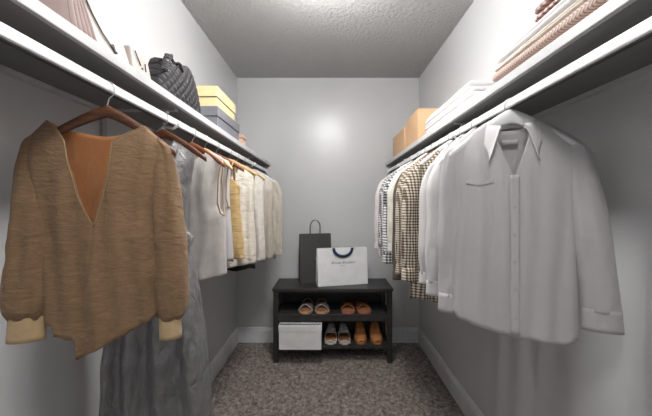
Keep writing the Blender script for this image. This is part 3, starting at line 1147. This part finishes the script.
def paper_bag(name, mat, W, D, H, taper=.35, tp=.0012):
    """open paper carrier with folded gussets; front face on -y"""
    wt = D * taper
    m = MB()
    def ring(z, dd, g):
        yc = D / 2
        return [(-W / 2, yc - dd / 2, z), (W / 2, yc - dd / 2, z), (W / 2 - g, yc, z), (W / 2, yc + dd / 2, z), (-W / 2, yc + dd / 2, z), (-W / 2 + g, yc, z)]
    rs = [ring(0, D, 0), ring(H * .35, lerp(D, wt, .35), D * .06), ring(H, wt, D * .22)]
    vs = [p for q in rs for p in q]
    fs = []
    for i in range(2):
        for j in range(6):
            fs.append((i * 6 + j, i * 6 + (j + 1) % 6, (i + 1) * 6 + (j + 1) % 6, (i + 1) * 6 + j))
    fs.append((0, 1, 2, 3, 4, 5))
    m.add(vs, fs)
    return m


gb = empty('paper_bag', (-.108, 2.585, RT + .0006), math.radians(14))
tag(gb, 'charcoal paper shopping bag standing behind the white bag on the bench', 'bag', 'shopping bags on the bench')
gb_m = paper_bag('x', M['grey_paper'], .275, .115, .415, .3)
gb_m.build('bag_body', M['grey_paper'], gb, smooth=False, solid=.0012)
for yo in (.0405, .0755):
    hp = [(-.050 + 0, yo, .38)]
    hp = [(.045 * -1, yo, .385), (-.045, yo, .42)] + [(-.045 * math.cos(t), yo + .0, .47 + .065 * math.sin(t)) for t in [PI * k / 12 for k in range(13)]] + [(.045, yo, .42), (.045, yo, .385)]
    MB().tube(hp, .0028, 6).build('handle', M['twine'], gb)
disc(MB(), (.0, .016, .205), .009, .001).build('logo', plain('silver_foil', (.25, .25, .26), .4), gb, smooth=False)

wb = empty('gift_bag', (.121, 2.50, RT + .0006), math.radians(13))
tag(wb, 'white paper shopping bag with navy ribbon handles on the bench', 'bag', 'shopping bags on the bench')
WB_W, WB_D, WB_H = .43, .10, .305
paper_bag('x', M['white_paper'], WB_W, WB_D, WB_H, .35).build('bag_body', M['white_paper'], wb, smooth=False, solid=.0012)


def ribbon(yo, yy, sgn):
    def f(u, v):
        t = PI * u
        x = -.080 * math.cos(t)
        z = WB_H + .004 - sgn * .070 * math.sin(t)
        nx, nz_ = -math.cos(t), -sgn * math.sin(t)
        wv = (v - .5) * .023
        return (x + nx * wv, yy - .004 * math.sin(t) - .0015, z + nz_ * wv)
    MB().grid(f, 28, 2).build('handle', M['ribbon'], wb, solid=.0016)


# front face leans back from y 0 (bottom) to y_top
yt = WB_D / 2 - WB_D * .35 / 2
ribbon(0, yt - .016, 1)
ribbon(0, WB_D / 2 + WB_D * .35 / 2 + .004, -.02)


def text_on(s, size, z, parent, mat, shear=.35, x=0):
    c = bpy.data.curves.new('logo', 'FONT')
    c.body = s
    c.size = size
    c.shear = shear
    c.align_x = 'CENTER'
    c.extrude = .0003
    o = bpy.data.objects.new('logo', c)
    COL.objects.link(o)
    dg = bpy.context.evaluated_depsgraph_get()
    me = bpy.data.meshes.new_from_object(o.evaluated_get(dg))
    bpy.data.objects.remove(o)
    me.materials.clear()
    me.materials.append(mat)
    o = bpy.data.objects.new('logo', me)
    COL.objects.link(o)
    o.parent = parent
    slope = math.atan2(yt, WB_H)
    o.location = (x, yt * z / WB_H - .0016, z)
    o.rotation_euler = (PI / 2 - slope, 0, 0)
    return o


text_on('Brooks Brothers', .030, .176, wb, M['logo_ink'])
text_on('EST. 1818', .010, .156, wb, M['logo_ink'], 0)

# ------------------------------------------------------------------ things on the left shelf
ST = SZ1 + .0005
M['yellow_card'] = plain('butter_yellow_card', (.86, .66, .36), .55, bs=.02)
M['grey_card'] = plain('slate_card', (.20, .20, .23), .55, bs=.02)
M['seam'] = plain('box_seam', (.05, .04, .03), .7)
M['kraft'] = plain('kraft_card', (.66, .42, .24), .7, var=.05)
M['peach'] = plain('peach_card', (.74, .50, .38), .6)


def lid_box(x0, x1, y0, y1, h, lid, mat, z, label, group=None, name='storage_box'):
    r = empty(name, ((x0 + x1) / 2, (y0 + y1) / 2, z))
    tag(r, label, 'box', group)
    a, b = (x1 - x0) / 2, (y1 - y0) / 2
    MB().box(-a + .004, a - .004, -b + .004, b - .004, 0, h - .003).build('box_body', mat, r, smooth=False, bevel=.0015)
    MB().box(-a, a, -b, b, h - lid, h).build('lid', mat, r, smooth=False, bevel=.002)
    MB().box(-a + .002, a - .002, -b + .002, b - .002, h - lid - .0035, h - lid + .001).build('shadow_gap', M['seam'], r, smooth=False)
    return r


GB = 'lidded boxes on the left shelf'
lid_box(-.83, -.575, 1.55, 1.93, .126, .05, M['grey_card'], ST, 'slate grey lidded storage box under the yellow box', GB)
lid_box(-.82, -.58, 1.555, 1.86, .106, .055, M['yellow_card'], ST + .1263, 'butter yellow lidded storage box stacked on the grey box', GB)
lid_box(-.66, -.575, 2.0, 2.09, .082, .02, M['peach'], ST, 'small peach box near the back end of the left shelf', None, 'small_box')

# quilted bag: pillow shape facing the aisle, with quilting in relief
qb = empty('quilted_handbag', (-.612, 1.235, ST))
tag(qb, 'dark grey quilted handbag on the left shelf beside the stacked boxes', 'handbag')
_q = N('charcoal_quilted_leather')
_tc = _q.n('ShaderNodeTexCoord')
_sp = _q.n('ShaderNodeSeparateXYZ')
_q.l(_tc.outputs['Object'], _sp.inputs[0])
_d = [_q.math('ABSOLUTE', _q.math('SINE', _q.math('MULTIPLY', _q.math(op, _sp.outputs[1], _sp.outputs[2]), PI * 28))) for op in ('ADD', 'SUBTRACT')]
_q.base(_q.ramp(_q.math('MINIMUM', *_d), [(.14, (.008, .008, .009)), (.34, (.050, .047, .052))]))
_q.set(rough=.65, spec=.25)
_q.bump(_q.math('MINIMUM', *_d), .6, .004)
M['quilt'] = _q.m
M['strap_dark2'] = plain('black_bag_trim', (.025, .023, .026), .45)
M['seam_light'] = plain('grey_stitching', (.13, .125, .135), .5)


def q_top(t):
    return interp([(0, .125), (.06, .150), (.15, .160), (.3, .168), (.5, .182), (.7, .200), (.85, .220), (.95, .215), (1, .19)], t)


def quilt_side(sgn):
    def f(u, v):
        y0, y1 = lerp(-.195, -.165, v), lerp(.175, .110, v)
        y = lerp(y0, y1, u)
        zt = q_top(u)
        z = v * zt
        e = (math.sin(PI * min(max(u, 0), 1)) ** .28) * (math.sin(PI * (v * .92 + .08)) ** .3)
        a = (y + z) * 28
        b = (y - z) * 28
        pill = (abs(math.sin(PI * a)) * abs(math.sin(PI * b))) ** .5
        x = sgn * (e * .045 + .0055 * pill * e) + .0
        return (x - .02 * v, y, z + .001)
    return f


m = MB()
m.grid(quilt_side(1), 110, 60)
m.grid(quilt_side(-1), 60, 30)
m.build('bag_body', M['quilt'], qb)
m = MB()
for k in range(2):
    y0 = -.12 if k == 0 else -.02
    pts = []
    for i in range(22):
        t = i / 21
        pts.append((.012 - .03 * k + .012 * math.sin(t * 9), lerp(y0 - .02, y0 + .10, t), .150 + .028 * math.sin(PI * t) + .006 * math.sin(t * 26)))
    m.tube(pts, .006, 8)
m.build('handle', M['quilt'], qb)
m = MB()
for k in range(7):
    m.tube([(.02 + .01 * math.cos(a), -.155 + .012 * math.sin(a) + .004 * k, .105 + .010 * k) for a in [2 * PI * j / 8 for j in range(9)]], .003, 6)
m.build('chain', M['seam_light'], qb)

# cream handbag near the camera, taupe pleated end, thin dark strap
M['cream_leather'] = plain('cream_leather', (.50, .44, .41), .55, bs=.08)
M['taupe'] = plain('taupe_suede', (.36, .27, .255), .75, bs=.3)
M['strap_dark'] = plain('dark_strap_leather', (.05, .04, .035), .4)
hb = empty('cream_handbag', (-.612, .755, ST))
tag(hb, 'cream leather handbag with taupe pleated end and thin dark strap', 'handbag')
pt = MB()
def taupe(u, v):
    y = lerp(-.105, -.036, u)
    yy = lerp(y, lerp(-.080, -.058, u), smooth(v))
    pl = .006 * abs(math.sin(u * PI * 5))
    return (.055 - .045 * v + pl, yy, .17 * v)
pt.grid(taupe, 50, 12)
pt.grid(lambda u, v: (-.05 + .045 * v, lerp(taupe(u, v)[1], taupe(u, v)[1], 1), .17 * v), 8, 4)
def side_wall(e):
    return lambda u, v: (lerp(-.05 + .045 * v, taupe(e, v)[0], u), taupe(e, v)[1], .17 * v)
pt.grid(side_wall(0), 4, 8)
pt.grid(side_wall(1), 4, 8)
pt.build('pleated_gusset', M['taupe'], hb, solid=.003)
cb = MB()
def topz(y):
    return interp([(-.05, .185), (.0, .115), (.04, .082), (.085, .055)], y)
cb.hexa([(-.10, -.045, 0), (.058, -.045, 0), (.058, .088, 0), (-.10, .088, 0)], [(-.08, -.050, .190), (.010, -.050, .190), (.040, .085, .062), (-.08, .085, .062)])
cb.build('bag_body', M['cream_leather'], hb, smooth=False, bevel=.008)
def on_face(y, z):
    a = (y + .05) / .135
    zt = lerp(.190, .062, a)
    xt = lerp(.010, .040, a)
    return (.058 + (xt - .058) * z / zt + .003, y, z)
MB().tube([on_face(-.055, .16), on_face(-.045, .115), on_face(-.03, .075), on_face(-.01, .042), on_face(.012, .022), on_face(.03, .012)], .0022, 6).build('strap', M['strap_dark'], hb)
MB().tube([on_face(.020, .030), on_face(.022, .020), on_face(.021, .008)], .0035, 6).build('strap_tab', M['seam_light'], hb)
MB().tube([(-.03, -.06, .17), (-.035, -.04, .24), (-.035, .0, .25), (-.035, .02, .20), (-.035, .03, .10)], [.008] * 5, 8).build('handle', M['taupe'], hb)

pc = empty('cream_pouch', (-.614, .895, ST))
tag(pc, 'small cream pouch with dark stroke marks, between the cream and quilted handbags', 'pouch')
MB().hexa([(-.09, -.045, 0), (.06, -.045, 0), (.06, .046, 0), (-.09, .046, 0)], [(-.08, -.043, .072), (.048, -.043, .072), (.048, .044, .062), (-.08, .044, .062)]).build('pouch_body', M['cream_leather'], pc, smooth=False, bevel=.006)
mk = MB()
mk.tube([(.0535, -.028, .062), (.0565, -.006, .028)], .0017, 6)
mk.tube([(.0575, -.002, .022), (.0575, .002, .022)], .0022, 6)
mk.tube([(.0545, .018, .044), (.0575, .018, .020)], .0017, 6)
mk.build('dark_marks', M['strap_dark'], pc)

# ------------------------------------------------------------------ things on the right shelf
def carton(x0, x1, y0, y1, h, label):
    r = empty('cardboard_box', ((x0 + x1) / 2, (y0 + y1) / 2, ST))
    tag(r, label, 'box', 'kraft boxes on the right shelf')
    a, b = (x1 - x0) / 2, (y1 - y0) / 2
    MB().box(-a, a, -b, b, 0, h - .001).build('box_body', M['kraft'], r, smooth=False, bevel=.002)
    MB().box(-a, -.001, -b, b, h - .001, h + .002).build('flap', M['kraft'], r, smooth=False)
    MB().box(.001, a, -b, b, h - .001, h + .002).build('flap', M['kraft'], r, smooth=False)


carton(.555, .80, 2.215, 2.60, .185, 'shorter kraft cardboard box at the far end of the right shelf')
carton(.565, .80, 1.90, 2.19, .222, 'taller kraft cardboard box beside the folded white linens')

M['linen_white'] = cloth('folded_white_cotton', (.86, .85, .86), (.80, .79, .80), wr=.25)
M['herring'] = stripes('herringbone_knit', (.62, .50, .44), (.34, .24, .21), (0, 1, 0), 95, .45, zig=1.2, zk=.012)
M['ticking'] = stripes('ribbed_rose_knit', (.66, .55, .49), (.36, .26, .22), (0.2, 1, .6), 70, .45)
M['plaid_top'] = check('rose_plaid', (.66, .52, .46), (.36, .22, .20), (.13, .06, .07), .016, .45)
M['cream_fold'] = cloth('folded_cream_knit', (.78, .73, .67), (.70, .65, .59), wr=.25)


def folded(x0, x1, y0, y1, z0, th, mat, label, group, seed=0.0, leaves=3, droop=0.0, name='folded_garment', cat='folded clothes', lift=0.0):
    """folded cloth: a continuous zig of rounded leaves, spine towards the aisle and the far end"""
    r = empty(name, ((x0 + x1) / 2, (y0 + y1) / 2, z0))
    tag(r, label, cat, group)
    a, b = (x1 - x0) / 2, (y1 - y0) / 2
    lt = th / leaves
    for k in range(leaves):
        m = MB()
        def f(u, v, k=k):
            # u around section (x-z), v along y
            t = 2 * PI * u
            c, s_ = math.cos(t), math.sin(t)
            inset = .006 * nz(k * 3.1 + seed, 2.2) * 2
            yy = lerp(-b, b, v)
            end = min(1, (min(v, 1 - v) * 2 * b) / (lt * .9))
            endr = math.sqrt(max(0.0, 1 - (1 - end) ** 2))
            aa = a + inset - .004 * k
            x = math.copysign(abs(c) ** .35, c) * (aa - .5 * lt * (1 - endr))
            wv = .0025 * nz(x * 14 + seed, yy * 10, k)
            zc = lt * (k + .5)
            hh = lt * .495 * (.12 + .88 * endr)
            z = zc + math.copysign(abs(s_) ** .6, s_) * hh + wv * (1 if k else (s_ > 0))
            z += droop * 0
            yo = yy + .010 * nz(seed + k * 2.7, x * 3)
            return (x, yo, max(.0004, z + lift * v))
        nv = 40
        # tighter rows at ends
        def g(u, v):
            vv = .5 - .5 * math.cos(PI * v)
            return f(u, vv)
        m.grid(g, 40, nv, closed=True)
        n0 = 0
        m.f.append(tuple(range(40)))
        m.mi.append(0)
        m.f.append(tuple(reversed(range(nv * 40, nv * 40 + 40))))
        m.mi.append(0)
        m.build('fold', mat, r)
    return r


GW, GK = 'folded white linens on the right shelf', 'folded knits on the right shelf'
folded(.55, .80, 1.10, 1.72, ST, .040, M['linen_white'], 'bottom folded white linen of the stack beside the kraft boxes', GW, 1.0, 2)
folded(.555, .80, 1.16, 1.745, ST + .0415, .036, M['linen_white'], 'middle folded white linen in the stack beside the kraft boxes', GW, 2.0, 2)
folded(.56, .80, 1.20, 1.75, ST + .079, .036, M['linen_white'], 'top folded white linen in the stack beside the kraft boxes', GW, 3.0, 2)
folded(.548, .80, .36, 1.035, ST, .024, M['ticking'], 'ribbed rose-beige knit at the bottom of the near stack', GK, 4.0, 1)
folded(.552, .80, .38, 1.03, ST + .0255, .034, M['herring'], 'beige herringbone knit second from the bottom of the near stack', GK, 5.0, 1)
folded(.556, .80, .40, 1.02, ST + .061, .022, M['cream_fold'], 'cream folded knit resting on the herringbone knit', GK, 6.0, 2)
folded(.560, .80, .42, 1.01, ST + .0845, .032, M['linen_white'], 'white folded shirt second from the top of the near stack', GK, 7.0, 2)
folded(.566, .80, .38, .84, ST + .118, .042, M['plaid_top'], 'rose plaid folded scarf on top of the near stack', GK, 8.0, 2)
